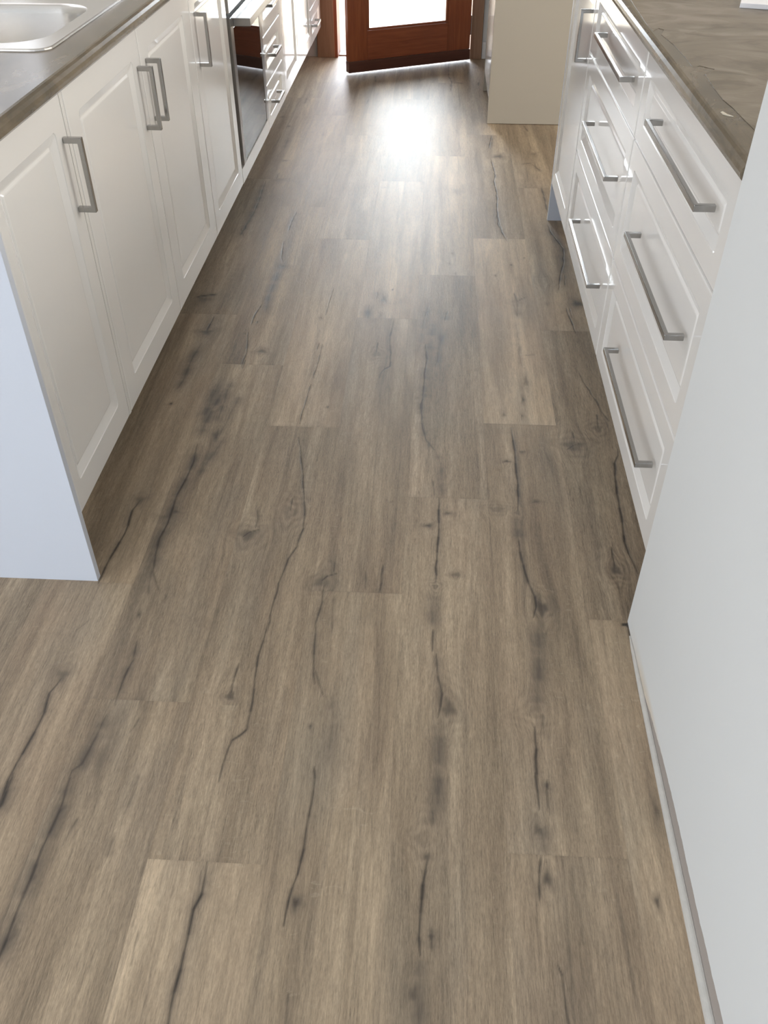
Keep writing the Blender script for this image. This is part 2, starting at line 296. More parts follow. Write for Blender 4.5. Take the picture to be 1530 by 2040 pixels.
# grain cracks of the boards: (tile of measurement, width mm, strength, stain, points)
CR = [
 (4, 3.2, .95, .5, [(380, 700), (300, 800), (270, 920), (210, 1040), (170, 1110), (100, 1230), (50, 1330), (15, 1440), (-20, 1500)]),
 (1, 5.5, .9, .9, [(85, 0), (40, 110), (10, 190), (-20, 230)]),
 (4, 3, .6, .9, [(650, 930), (590, 1060), (500, 1230), (440, 1270), (400, 1390), (370, 1500)]),
 (1, 3.6, .85, .95, [(430, 30), (400, 120), (370, 220), (300, 370), (220, 560), (150, 730), (90, 880), (40, 1020), (0, 1110), (-30, 1200)]),
 (1, 2.4, .45, .4, [(480, 270), (440, 330), (385, 440)]),
 (1, 4.0, .95, .55, [(1265, 535), (1230, 740), (1180, 830), (1150, 980), (1100, 1200), (1060, 1340), (1025, 1530), (1010, 1600)]),
 (1, 2.0, .45, .1, [(1225, 600), (1205, 760), (1215, 850)]),
 (1, 1.5, .4, .1, [(850, 960), (820, 1060), (800, 1180)]),
 (1, 2.0, .45, .3, [(690, 390), (650, 520)]), (1, 2.2, .4, .3, [(830, 90), (780, 200), (760, 260)]),
 (5, 2.6, .85, .35, [(630, 1250), (635, 1310), (625, 1400), (605, 1530)]),
 (2, 2.6, .95, .35, [(430, 180), (400, 340), (385, 460), (345, 620), (290, 780), (260, 930)]),
 (2, 1.6, .5, .2, [(290, 1330), (285, 1400), (280, 1530), (275, 1640)]),
 (2, 4.2, 1.0, .4, [(1135, 530), (1110, 680), (1095, 850), (1085, 1000), (1092, 1110)]),
 (2, 2.0, .45, .5, [(1160, 940), (1165, 1080)]), (2, 3.0, .25, .7, [(1085, 1120), (1085, 1300), (1090, 1560)]),
 (2, 3.0, .25, .7, [(1190, -40), (1200, 60), (1170, 160), (1165, 330)]),
 (3, 3.4, .95, .4, [(385, 0), (398, 100), (412, 220)]),
 (3, 2, .5, .5, [(455, 50), (460, 100), (470, 180), (475, 260)]),
 (3, 2.4, .35, .8, [(410, 330), (430, 370), (450, 500)]),
 (3, 3.2, .9, .4, [(420, 515), (412, 600), (410, 680), (415, 780)]),
 (3, 1.8, .8, .1, [(520, 1160), (550, 1230), (560, 1320), (575, 1430), (590, 1530), (600, 1600)]),
 (7, 3.6, 1, .5, [(430, 720), (375, 790), (350, 880), (300, 980), (240, 1080), (190, 1190), (170, 1230)]),
 (4, 3, .5, .5, [(925, 40), (905, 200)]), (4, 1.8, .6, .2, [(930, 60), (970, 180)]),
 (4, 2.6, .8, .7, [(835, 480), (820, 560), (810, 600), (760, 700), (730, 780), (700, 870)]),
 (4, 1.6, .4, .1, [(620, 570), (580, 680), (545, 770)]), (4, 1.4, .4, .1, [(850, 950), (820, 1000), (790, 1040)]),
 (4, 1.8, .35, .3, [(850, 1290), (800, 1440)]), (4, 1.6, .3, .1, [(560, 340), (460, 420), (430, 510)]),
 (4, 2.4, .85, .2, [(1455, 620), (1430, 700), (1410, 810)]),
 (7, 2.4, .9, .3, [(1390, 340), (1405, 420), (1410, 500), (1420, 650), (1430, 780), (1420, 900), (1380, 1010), (1330, 1080), (1300, 1160), (1270, 1230), (1230, 1380), (1200, 1520)]),
 (5, 2.8, .9, .35, [(350, 370), (320, 480), (290, 570), (270, 700), (255, 850), (220, 1020), (180, 1055), (130, 1085), (105, 1140), (75, 1230), (50, 1340)]),
 (5, 2.8, .8, .5, [(690, 140), (680, 240), (640, 370), (632, 500), (628, 620), (635, 740)]),
 (5, 1.8, .5, .2, [(635, 650), (660, 740), (690, 820)]),
 (5, 3.0, .85, .2, [(1050, 20), (1030, 180)]), (5, 2, .5, .2, [(945, 60), (945, 170)]),
 (5, 2, .4, .3, [(750, 200), (740, 420)]), (5, 2, .25, .5, [(740, 820), (740, 1000), (710, 1250)]),
 (8, 3.8, 1, .4, [(227, 770), (226, 880), (228, 960), (220, 1060), (215, 1150), (208, 1290)]),
 (5, 3, .2, .8, [(1360, 180), (1350, 400)]), (5, 3.4, .95, .3, [(1355, 410), (1352, 545)]),
 (5, 3.0, .8, .6, [(1375, 560), (1385, 700), (1410, 800), (1400, 880), (1385, 950)]),
 (5, 3.6, .22, .9, [(1395, 960), (1390, 1150), (1385, 1400), (1380, 1560)]),
 (6, 3.6, .95, .5, [(605, -60), (620, 20), (650, 120), (690, 210), (700, 270), (680, 340)]),
 (6, 3.8, .95, .4, [(690, 1000), (692, 1080), (695, 1200), (705, 1380), (715, 1440)]),
 (6, 2, .6, .5, [(765, 1330), (762, 1400), (770, 1500)]),
 (6, 4.5, .2, .95, [(710, 350), (715, 500), (715, 700), (700, 900)]), (6, 2, .3, .5, [(735, 920), (750, 1080)]),
 (6, 1.6, .4, .1, [(1190, 120), (1220, 260), (1245, 350)]),
 (7, 3.6, .85, .95, [(775, 380), (750, 490), (700, 600), (650, 690), (625, 770), (590, 870), (540, 960), (515, 1090), (495, 1170)]),
 (7, 1.8, .55, .2, [(505, 1150), (520, 1220), (545, 1290)]),
 (7, 2.5, .3, .8, [(780, 580), (850, 470), (900, 400), (940, 340)]), (7, 3, .3, 1, [(940, 40), (870, 160), (830, 240), (790, 330)]),
 (7, 2, .35, .5, [(1030, 90), (960, 230), (900, 350)]),
 (7, 2.0, .8, .15, [(1465, 20), (1430, 140), (1395, 262)]),
 (7, 2.2, .7, .1, [(1355, 710), (1340, 790)]), (7, 2.6, .9, .5, [(1050, 950), (1090, 920), (1150, 904)]), (7, 1.8, .6, .3, [(1140, 780), (1145, 840), (1128, 895)]),
 (5, 2.6, .9, .5, [(675, 115), (710, 85), (775, 68)]), (5, 1.8, .6, .3, [(755, 0), (750, 60)]),
 (10, 3.0, .85, .8, [(872, 940), (885, 1050), (870, 1130), (865, 1200), (850, 1330), (835, 1430), (838, 1530)]),
 (8, 2.8, .75, .7, [(135, 130), (120, 250), (130, 350), (150, 420), (200, 480)]), (8, 2.4, .3, .6, [(210, 490), (240, 560), (245, 760)]), (8, 2, .5, .2, [(190, 660), (200, 760)]),
 (8, 3.8, 1, .4, [(668, 340), (680, 420), (690, 480), (695, 560), (700, 620), (710, 690), (712, 760), (708, 850)]),
 (8, 3.8, .3, .8, [(700, 880), (710, 1020)]), (8, 3.4, .95, .3, [(712, 1020), (722, 1100), (735, 1170)]),
 (8, 4.2, .95, .4, [(1318, 470), (1320, 510), (1298, 560), (1302, 630), (1310, 700), (1325, 790), (1340, 880), (1350, 960), (1360, 1040), (1385, 1110), (1420, 1180), (1440, 1230)]),
 (8, 2.4, .85, .3, [(1280, 1070), (1285, 1120), (1300, 1200)]), (8, 2.2, .8, .2, [(1190, 260), (1200, 350)]),
 (8, 2.4, .8, .2, [(1040, 370), (1055, 440)]), (8, 2.8, .8, .5, [(1010, 475), (1050, 450), (1090, 440)]),
 (11, 2.4, .75, .2, [(1120, 1230), (1180, 1340), (1240, 1430), (1290, 1520)]), (8, 2.4, .7, .2, [(1185, 170), (1215, 240), (1265, 305)]),
 (9, 3.0, .85, .5, [(1005, -10), (975, 75)]), (9, 3.0, .85, .4, [(937, 160), (925, 230), (920, 280), (930, 315)]),
 (9, 3.4, .95, .3, [(770, 635), (740, 680), (715, 720), (690, 790)]), (9, 3.0, .8, .4, [(665, 850), (655, 1000), (630, 1060), (612, 1120)]), (9, 2, .8, 0, [(645, 1060), (622, 1125)]),
 (9, 5, .25, 1, [(900, 380), (860, 470), (820, 580), (800, 700)]),
 (9, 2.0, .6, .1, [(1315, 520), (1280, 630), (1255, 720)]), (9, 2.2, .65, .3, [(1228, 940), (1205, 1060), (1160, 1200)]), (9, 2.4, .7, .1, [(1135, 1260), (1100, 1400), (1075, 1480)]),
 (9, 2.4, .7, 0, [(1205, 935), (1190, 980)]),
 (9, 4.0, .85, .7, [(405, 730), (375, 790), (345, 850)]), (9, 4.0, .45, .9, [(310, 930), (270, 1000), (230, 1070), (180, 1200), (120, 1290)]),
 (9, 5.5, .95, .7, [(255, 588), (310, 575), (365, 568), (440, 560)]), (9, 4.5, .7, .8, [(665, 0), (640, 60), (605, 110)]), (9, 2.8, .6, .5, [(610, 60), (630, 120)]),
 (9, 3, .4, .8, [(540, 1230), (500, 1320), (450, 1480)]), (9, 3, .35, .8, [(600, 1340), (560, 1430)]), (9, 4, .2, 1, [(450, 1230), (380, 1370), (330, 1500)]),
 (10, 2.8, .85, .2, [(627, 762), (615, 820), (600, 880), (600, 950), (607, 1010), (600, 1110), (560, 1130), (530, 1160), (522, 1195)]),
 (10, 3.0, .9, .1, [(505, 930), (497, 1000)]), (10, 4, .4, .9, [(440, 640), (430, 740)]), (10, 3, .3, .8, [(505, 540), (495, 600)]),
 (10, 3.5, .3, .9, [(930, 780), (920, 880)]), (10, 3.5, .45, .9, [(1040, 690), (1020, 760)]),
 (10, 3, .3, .8, [(980, 940), (970, 1040), (945, 1120)]), (10, 3, .25, .7, [(900, 620), (860, 760), (840, 920), (800, 1020)]),
 (11, 3.6, .85, .6, [(495, -10), (510, 110), (545, 180), (575, 228)]),
 (11, 3.4, .85, .8, [(885, 110), (905, 160), (950, 220), (1005, 290), (1005, 400), (980, 490), (970, 600)]),
 (11, 3.4, .95, .4, [(1025, 735), (1045, 800), (1075, 870), (1100, 935)]), (11, 2, .8, .1, [(1050, 740), (1070, 820)]), (11, 3, .6, .4, [(1015, 490), (1018, 570)]),
 (11, 3.2, .85, .2, [(628, 625), (640, 660), (655, 695)]), (11, 3.0, .75, .4, [(655, 690), (690, 668), (725, 655)]), (11, 3, .35, .7, [(655, 700), (655, 800)]), (11, 2, .3, .3, [(640, 850), (665, 1010), (675, 1120), (690, 1180)]),
 (11, 2, .4, .2, [(710, 1100), (790, 1096)]), (11, 2, .5, 0, [(695, 360), (730, 355)]),
 (12, 3, .6, .7, [(640, 1370), (600, 1450), (575, 1510)]), (12, 5, .5, .9, [(375, 1110), (320, 1280), (270, 1390), (220, 1480)]),
 (12, 4, .4, .6, [(570, 740), (540, 830)]), (12, 5, .5, .5, [(490, 1040), (465, 1090)]), (12, 6, .4, .5, [(730, 400), (710, 450)]),
 (12, 5, .55, .4, [(1250, 410), (1232, 460)]), (12, 6, .55, .4, [(1305, 215), (1310, 270)]),
 (13, 5, .7, .5, [(488, 100), (480, 170), (485, 220), (510, 270), (505, 350)]), (13, 5.5, .6, .4, [(520, 280), (560, 275), (610, 285)]),
 (13, 6, .45, .5, [(235, 235), (245, 265)]), (13, 5, .4, .5, [(245, 255), (290, 240)]),
 (13, 4.5, .7, .5, [(850, 720), (825, 830)]), (13, 3, .6, .2, [(858, 745), (850, 820)]),
 (13, 4.2, .9, .5, [(840, 920), (860, 990), (880, 1060), (868, 1110), (885, 1180), (895, 1250), (893, 1330), (900, 1400), (915, 1470), (935, 1530)]),
 (13, 5, .6, .4, [(1095, 968), (1140, 960), (1190, 955)]), (13, 4, .6, .4, [(1190, 965), (1230, 1000), (1265, 1025)]),
 (13, 4.5, .8, .5, [(1265, 1155), (1290, 1230), (1305, 1310), (1322, 1380)]), (13, 4, .7, .3, [(1118, 640), (1155, 690)]),
 (13, 6, .6, .3, [(738, 270), (735, 300)]), (13, 5, .5, .3, [(780, 335), (800, 330)]), (13, 6, .3, .4, [(545, 1180), (555, 1210)]), (13, 5, .3, .4, [(590, 1195), (615, 1185)]),
]
# knots: tile, x, y, rx, ry (metres), darkness, ring strength
KN = [
 (2, 335, 790, .012, .016, .85, .3), (2, 1160, 1000, .006, .008, .9, .1), (2, 1055, 1350, .014, .022, .6, .5), (2, 1135, 515, .010, .014, .6, .6), (2, 1110, 400, .024, .030, .15, .8),
 (3, 458, 78, .006, .010, .9, .1), (3, 400, 345, .012, .018, .6, .6), (3, 460, 645, .013, .020, .75, .5), (3, 1125, 230, .008, .030, .5, .4), (3, 1130, 785, .005, .014, .9, .2),
 (4, 385, 690, .020, .030, .55, .4), (4, 1405, 815, .014, .020, .7, 1.), (4, 690, 1000, .03, .08, .35, .2), (4, 620, 1200, .022, .09, .45, .2), (4, 850, 320, .005, .012, .6, .2),
 (1, 375, 215, .012, .022, .5, .5), (1, 90, 975, .014, .02, .5, .8), (1, 205, 635, .010, .014, .4, .4),
 (5, 680, 120, .030, .028, .5, .8), (5, 608, 1000, .005, .009, .7, .2), (5, 1450, 890, .022, .036, .65, 1.), (5, 1370, 150, .011, .016, .3, .9), (5, 1390, 810, .013, .035, .3, .9),
 (6, 735, 285, .018, .030, .75, 1.), (6, 765, 1360, .006, .009, .9, .2), (6, 210, 72, .018, .009, .45, .4), (6, 1188, 50, .018, .026, .6, 1.), (6, 690, 920, .03, .026, .1, .8),
 (7, 640, 795, .014, .014, .75, .4), (7, 565, 830, .026, .018, .35, .2), (7, 425, 725, .02, .03, .5, .4), (7, 1340, 800, .028, .040, .12, 1.2), (7, 1085, 935, .034, .034, .6, .8), (7, 612, 135, .005, .008, .95, 0),
 (7, 890, 330, .016, .045, .7, .2), (7, 900, 220, .03, .04, .35, .2), (7, 755, 470, .02, .04, .6, .3), (7, 415, 1420, .005, .016, .6, .2),
 (8, 640, 548, .016, .008, .8, .4), (8, 735, 490, .017, .008, .6, .4), (8, 165, 940, .017, .009, .8, .4), (8, 280, 865, .018, .010, .65, .4), (8, 820, 792, .015, .010, .6, .6), (8, 330, 1240, .015, .009, .6, .4),
 (8, 1050, 455, .045, .04, .45, .8), (8, 1303, 1205, .020, .028, .6, 1.), (8, 1195, 350, .022, .03, .35, 1.), (8, 860, 1440, .024, .036, .75, 1.), (8, 708, 862, .012, .016, .4, .9), (8, 205, 1312, .011, .014, .4, .9),
 (8, 740, 170, .005, .020, .75, .2), (8, 625, 262, .006, .016, .6, .2), (8, 735, 270, .005, .014, .6, .2), (8, 765, 70, .008, .035, .5, .3), (8, 145, 150, .010, .02, .5, .2), (8, 105, 160, .02, .014, .35, .1), (8, 580, 840, .03, .018, .3, .8),
 (9, 925, 350, .026, .036, .6, .6), (9, 770, 995, .024, .020, .75, .7), (9, 350, 850, .03, .03, .7, .5), (9, 735, 772, .005, .012, .7, .2), (9, 1220, 740, .010, .014, .4, .2), (9, 330, 600, .04, .04, .5, .3), (9, 80, 1395, .006, .008, .9, 0),
 (9, 1272, 1420, .004, .005, 1, 0), (9, 640, 860, .01, .016, .3, .5),
 (10, 497, 1015, .024, .030, .35, 1.), (10, 550, 600, .018, .05, .6, .2), (10, 435, 700, .018, .06, .6, .2), (10, 992, 900, .018, .08, .8, .2), (10, 900, 960, .03, .05, .5, .2), (10, 525, 720, .012, .03, .35, .2),
 (10, 620, 525, .004, .008, .8, 0), (10, 870, 1325, .014, .016, .55, .2), (10, 820, 1350, .02, .012, .4, .1), (10, 685, 610, .02, .03, .2, .1), (10, 1405, 418, .004, .010, .7, 0),
 (11, 1112, 708, .034, .035, .95, .4), (11, 655, 690, .03, .04, .35, .5), (11, 652, 795, .004, .008, .9, .1), (11, 608, 412, .006, .010, .8, .1), (11, 487, 493, .005, .010, .7, .1), (11, 720, 1300, .012, .05, .6, .4), (11, 698, 1438, .005, .024, .8, .2),
 (11, 880, 708, .01, .012, .3, .3), (11, 160, 325, .008, .016, .5, .1), (11, 138, 400, .005, .014, .5, .1), (11, 185, 480, .005, .02, .5, .1), (11, 850, 540, .03, .04, .05, 1.),
 (13, 908, 900, .04, .035, .75, .4), (13, 875, 1070, .014, .04, .5, .2), (13, 560, 1195, .05, .07, .25, .2), (13, 735, 285, .01, .04, .5, .2), (13, 1205, 880, .02, .03, .4, .2), (13, 480, 170, .03, .12, .3, .1),
 (12, 575, 645, .012, .018, .7, 0), (12, 520, 565, .014, .016, .6, 0), (12, 540, 935, .018, .014, .6, 0), (12, 500, 1100, .05, .03, .4, 0), (12, 1385, 1162, .010, .006, .6, 0), (12, 1270, 640, .012, .012, .4, 0), (12, 1345, 265, .03, .03, .3, 0),
]
SEAM0, PW = -0.034, 0.189
JOINT = {-5: .55, -4: 1.290, -3: .99, -2: .686, -1: 1.288, 0: .41, 1: .723, 2: 1.238, 3: .3}
TONE_SHEEN = {(-2, 0): .10, (-2, 1): -.10, (-2, 2): .20, (-2, 3): .0, (-1, 0): .05, (-1, 1): -.02, (-1, 2): .14, (0, 0): .03, (0, 1): -.06, (0, 2): -.10, (0, 3): .24,  # board tones; farther boards lightened to carry part of the floor sheen
        (1, 0): -.04, (1, 1): -.03, (1, 2): .34, (2, 0): .12, (2, 1): -.17, (2, 2): .10, (-3, 0): -.05, (-3, 1): -.03, (-4, 1): .10, (-4, 2): -.08}
def build_floor():
    xs = np.arange(SEAM0 - 5 * PW, SEAM0 + 3 * PW + 1e-6, PW / 94)
    ys = np.concatenate([np.arange(0.40, 2.5, 0.004), np.arange(2.5, 5.78, 0.0085), [5.78]])
    X, Y = np.meshgrid(xs, ys); nx, ny = len(xs), len(ys)
    crack = np.zeros_like(X); soft = np.zeros_like(X); rings = np.zeros_like(X); warp = np.zeros_like(X)
    rng = np.random.RandomState(7)
    def window(x0, x1, y0, y1):
        i0, i1 = np.searchsorted(xs, (x0, x1)); j0, j1 = np.searchsorted(ys, (y0, y1)); return slice(j0, j1), slice(i0, i1)
    for t, wmm, st, stain, pts in CR:
        P = [tp(t, *p) for p in pts]
        Q = [P[0]]
        for a, b in zip(P, P[1:]):           # finer, slightly ragged line
            L = math.hypot(b[0] - a[0], b[1] - a[1]); n = max(1, int(L / 0.02))
            for k in range(1, n + 1):
                q = (a[0] + (b[0] - a[0]) * k / n, a[1] + (b[1] - a[1]) * k / n)
                Q.append((q[0] + rng.normal(0, .0008) if k < n else q[0], q[1]))
        total = len(Q) - 1
        for k in range(total):
            a, b = Q[k], Q[k + 1]
            s = window(min(a[0], b[0]) - .06, max(a[0], b[0]) + .06, min(a[1], b[1]) - .06, max(a[1], b[1]) + .06)
            x, y = X[s], Y[s]
            if x.size == 0: continue
            dx, dy = b[0] - a[0], b[1] - a[1]; L2 = dx * dx + dy * dy + 1e-12
            u = np.clip(((x - a[0]) * dx + (y - a[1]) * dy) / L2, 0, 1)
            d = np.hypot(x - a[0] - u * dx, y - a[1] - u * dy)
            tt = (k + u) / total; taper = np.clip(np.minimum(tt, 1 - tt) * 5 + .35, 0, 1) * (.75 + .25 * math.sin(k * 1.7 + wmm))
            wd = wmm * .001 * .58 * taper + .0007
            crack[s] = np.maximum(crack[s], st * np.exp(-(d / wd) ** 2) * (.55 + .45 * taper))
            soft[s] = np.maximum(soft[s], stain * .78 * np.exp(-(d / (.004 + .015 * stain)) ** 2) * taper)
    for t, kx, ky, rx, ry, dk, rg in KN:
        cx, cy = tp(t, kx, ky); m = 3.2
        s = window(cx - rx * m, cx + rx * m, cy - ry * m, cy + ry * m); x, y = X[s], Y[s]
        if x.size == 0: continue
        u, v = (x - cx) / rx, (y - cy) / ry; r = np.hypot(u, v); ang = np.arctan2(v, u)
        r2 = r * (1 + .18 * np.sin(ang * 3 + cx * 90) + .12 * np.sin(ang * 5 + cy * 70))
        soft[s] = np.maximum(soft[s], dk * .8 * np.exp(-(r2 * 1.05) ** 2))
        crack[s] = np.maximum(crack[s], dk * .75 * np.exp(-(r2 * 2.6) ** 2))
        rings[s] = rings[s] + rg * .5 * np.exp(-(r / 1.7) ** 2) * np.cos(r2 * 9)
        warp[s] += rg * np.sign(u) * rx * .55 * np.exp(-(r / 1.5) ** 2)
    # dark hole where the board ends at the corner of the wall
    a = fl(1246, 1245); s = window(a[0] - .03, a[0] + .03, a[1] - .03, a[1] + .03)
    crack[s] = np.maximum(crack[s], 1.3 * np.exp(-((X[s] - a[0]) / .008) ** 4 - ((Y[s] - a[1]) / (.004 + np.clip(X[s] - a[0], 0, 1) * .6)) ** 4))
    a = fl(1254, 1262); s = window(a[0] - .03, a[0] + .03, a[1] - .06, a[1] + .06)
    crack[s] = np.maximum(crack[s], .9 * np.exp(-((X[s] - a[0]) / .003) ** 2 - ((Y[s] - a[1]) / .022) ** 2))
    lane = np.floor((X - SEAM0) / PW + 1e-4).astype(int)
    # seams
    dxs = np.abs(((X - SEAM0) / PW + .5) % 1 - .5) * PW
    lanec = np.clip(lane, -5, 3); J = np.vectorize(lambda l: JOINT.get(l, .3))(lanec)
    k = (Y - J) / 1.2; djs = np.abs((k + .5) % 1 - .5) * 1.2
    seam = np.maximum(.12 * np.exp(-(dxs / .0014) ** 2), .14 * np.exp(-(djs / .0024) ** 2))
    co = np.stack([X.ravel(), Y.ravel(), np.zeros(nx * ny)], 1)
    ii = (np.arange(ny - 1)[:, None] * nx + np.arange(nx - 1)[None, :]).ravel()
    quads = np.stack([ii, ii + 1, ii + nx + 1, ii + nx], 1)
    # per-board tone, with floor sheen put into the farther boards
    fx = (xs[:-1] + xs[1:]) / 2; fy = (ys[:-1] + ys[1:]) / 2; FX, FY = np.meshgrid(fx, fy)
    fl_ = np.floor((FX - SEAM0) / PW).astype(int); FJ = np.vectorize(lambda l: JOINT.get(l, .3))(np.clip(fl_, -5, 3))
    kk = np.ceil((FY - FJ) / 1.2).astype(int)
    tone = np.zeros_like(FX); seed = np.zeros_like(FX)
    for l in np.unique(fl_):
        for q in np.unique(kk[fl_ == l]):
            msk = (fl_ == l) & (kk == q); rr = np.random.RandomState(int(l * 31 + q * 7 + 900))
            tone[msk] = TONE_SHEEN.get((int(l), int(q)), rr.uniform(-.07, .07)); seed[msk] = rr.uniform(0, 1)
    # coarse surround
    x0, x1, y0, y1 = xs[0], xs[-1], ys[0], ys[-1]; base = nx * ny
    ext = [(-2.75, -3.2), (x0, -3.2), (x1, -3.2), (3.4, -3.2), (-2.75, y0), (x0, y0), (x1, y0), (3.4, y0), (-2.75, y1), (x0, y1), (x1, y1), (3.4, y1)]
    co = np.vstack([co, [(a, b, 0) for a, b in ext]])
    q2 = np.array([(0, 1, 5, 4), (1, 2, 6, 5), (2, 3, 7, 6), (4, 5, 9, 8), (6, 7, 11, 10)]) + base
    quads = np.vstack([quads, q2]).astype(np.int32); n = len(quads)
    me = bpy.data.meshes.new('floor'); me.vertices.add(len(co)); me.vertices.foreach_set('co', co.astype(np.float32).ravel())
    me.loops.add(n * 4); me.loops.foreach_set('vertex_index', quads.ravel()); me.polygons.add(n)
    me.polygons.foreach_set('loop_start', np.arange(0, n * 4, 4, dtype=np.int32)); me.update(calc_edges=True)
    def pt(name, arr):
        a = me.attributes.new(name, 'FLOAT', 'POINT'); a.data.foreach_set('value', np.concatenate([arr.ravel(), np.zeros(12)]).astype(np.float32))
    def fc(name, arr):
        a = me.attributes.new(name, 'FLOAT', 'FACE'); a.data.foreach_set('value', np.concatenate([arr.ravel(), np.zeros(5)]).astype(np.float32))
    pt('crack', np.clip(crack, 0, 1)); pt('soft', np.clip(soft, 0, 1)); pt('rings', rings); pt('warp', warp); pt('seam', seam)
    fc('tone', tone); fc('seed', seed)
    m, nt, b = newmat('weathered_oak_boards')
    def att(nm): a = nt.nodes.new('ShaderNodeAttribute'); a.attribute_name = nm; return a.outputs['Fac']
    p = pos(nt); s = nt.nodes.new('ShaderNodeSeparateXYZ'); nt.links.new(p, s.inputs[0])
    gx = math_(nt, 'ADD', math_(nt, 'SUBTRACT', s.outputs[0], att('warp')), math_(nt, 'MULTIPLY', att('seed'), 3.0))
    cb = nt.nodes.new('ShaderNodeCombineXYZ'); nt.links.new(gx, cb.inputs[0]); nt.links.new(s.outputs[1], cb.inputs[1]); nt.links.new(att('seed'), cb.inputs[2])
    g = cb.outputs[0]
    broad = noise(nt, mapping(nt, g, (16, 1.1, 1)), 1, 4, .55, .5)
    mid = noise(nt, mapping(nt, g, (75, 5.0, 1)), 1, 4, .6, .8)
    fine = noise(nt, mapping(nt, g, (380, 30, 1)), 1, 4, .7, .5)
    pore = noise(nt, mapping(nt, g, (750, 110, 1)), 1, 2, .7)
    patch = noise(nt, mapping(nt, g, (5, 3, 1)), 1, 3, .5, .3)
    c = ramp(nt, broad, [(.27, (.165, .124, .084)), (.42, (.280, .213, .140)), (.56, (.365, .281, .188)), (.70, (.485, .380, .258))])
    c = mixc(nt, math_(nt, 'MULTIPLY', ramp(nt, patch, [(.35, (0, 0, 0)), (.7, (1, 1, 1))]), .30), c, (.300, .208, .140))
    c = mixc(nt, math_(nt, 'MULTIPLY', ramp(nt, noise(nt, mapping(nt, g, (9, 2, 1), (5, 8, 2)), 1, 3), [(.5, (0, 0, 0)), (.75, (1, 1, 1))]), .42), c, (.225, .196, .152))
    streak = ramp(nt, noise(nt, mapping(nt, g, (34, 1.3, 1), (3, 4, 7)), 1, 4, .6, .7), [(.56, (0, 0, 0)), (.72, (1, 1, 1))])
    c = mixc(nt, math_(nt, 'MULTIPLY', streak, .50), c, (.125, .097, .070))
    # pale flecks across the grain
    rayn = noise(nt, mapping(nt, g, (30, 70, 1), (2, 7, 0)), 1, 3, .6, 1.6)
    fleck = math_(nt, 'MULTIPLY', ramp(nt, rayn, [(.60, (0, 0, 0)), (.70, (1, 1, 1))]), ramp(nt, noise(nt, mapping(nt, g, (6, 3, 1), (9, 1, 0)), 1, 2), [(.5, (0, 0, 0)), (.62, (1, 1, 1))]))
    c = mixc(nt, math_(nt, 'MULTIPLY', fleck, .28), c, (.46, .38, .27))
    mm = math_(nt, 'ADD', math_(nt, 'MULTIPLY', math_(nt, 'SUBTRACT', mid, .5), .75), math_(nt, 'ADD', math_(nt, 'MULTIPLY', math_(nt, 'SUBTRACT', fine, .5), 1.25), math_(nt, 'MULTIPLY', math_(nt, 'SUBTRACT', pore, .5), .8)))
    mul = math_(nt, 'ADD', math_(nt, 'ADD', 1.0, mm), math_(nt, 'ADD', att('tone'), math_(nt, 'MULTIPLY', att('rings'), .28)))
    hs = nt.nodes.new('ShaderNodeVectorMath'); hs.operation = 'SCALE'; nt.links.new(c, hs.inputs[0]); nt.links.new(math_(nt, 'MAXIMUM', mul, .2), hs.inputs['Scale'])
    c = hs.outputs[0]
    softn = math_(nt, 'MULTIPLY', att('soft'), math_(nt, 'ADD', .45, math_(nt, 'MULTIPLY', mid, 1.1)), clamp=True)
    c = mixc(nt, math_(nt, 'MULTIPLY', softn, 1.0), c, (.082, .066, .052))
    crn = math_(nt, 'MULTIPLY', att('crack'), math_(nt, 'ADD', .55, math_(nt, 'MULTIPLY', fine, .9)), clamp=True)
    c = mixc(nt, crn, c, (.022, .017, .013))
    c = mixc(nt, att('seam'), c, (.05, .04, .03))
    nt.links.new(c, b.inputs['Base Color'])
    nt.links.new(math_(nt, 'ADD', .40, math_(nt, 'MULTIPLY', fine, .16)), b.inputs['Roughness'])
    b.inputs['Specular IOR Level'].default_value = .5
    hgt = math_(nt, 'SUBTRACT', math_(nt, 'ADD', fine, math_(nt, 'MULTIPLY', pore, .5)), math_(nt, 'MULTIPLY', math_(nt, 'ADD', att('crack'), att('seam')), 1.6))
    bump(nt, b, hgt, .35, .0012)
    return tag(link('floor', me, m), kind='structure')
build_floor()

# ------------------------------------------------------------------ room shell
def st(o): return tag(o, kind='structure')
st(box('ceiling', -2.75, 3.4, -3.2, 5.92, 2.4, 2.5, M_ceil))
YF = 5.76
# far wall with the doorway
st(boxes('wall_far', [(-1.45, -.610, YF, YF + .14, -.1, 2.4), (.215, 3.4, YF, YF + .14, -.1, 2.4), (-.610, .215, YF, YF + .14, 2.06, 2.4)], M_wall))
# left wall with the sink window; the living room behind the camera is wider
st(boxes('wall_left', [(-1.40, -1.30, 1.26, 1.55, -.1, 2.4), (-1.40, -1.30, 3.35, YF, -.1, 2.4), (-1.40, -1.30, 1.55, 3.35, -.1, 1.12), (-1.40, -1.30, 1.55, 3.35, 2.12, 2.4),
   (-2.6, -1.40, 1.26, 1.36, -.1, 2.4), (-2.7, -2.6, .1, 1.36, -.1, 2.4), (-2.7, -2.6, -3.1, -2.3, -.1, 2.4), (-2.7, -2.6, -2.3, .1, -.1, .15), (-2.7, -2.6, -2.3, .1, 2.3, 2.4)], M_wall))
st(boxes('wall_back', [(-2.6, -2.4, -3.1, -3.0, -.1, 2.4), (-2.4, -.4, -3.1, -3.0, 2.25, 2.4), (-2.4, -.4, -3.1, -3.0, -.1, .65), (-.4, 3.3, -3.1, -3.0, -.1, 2.4)], M_wall))
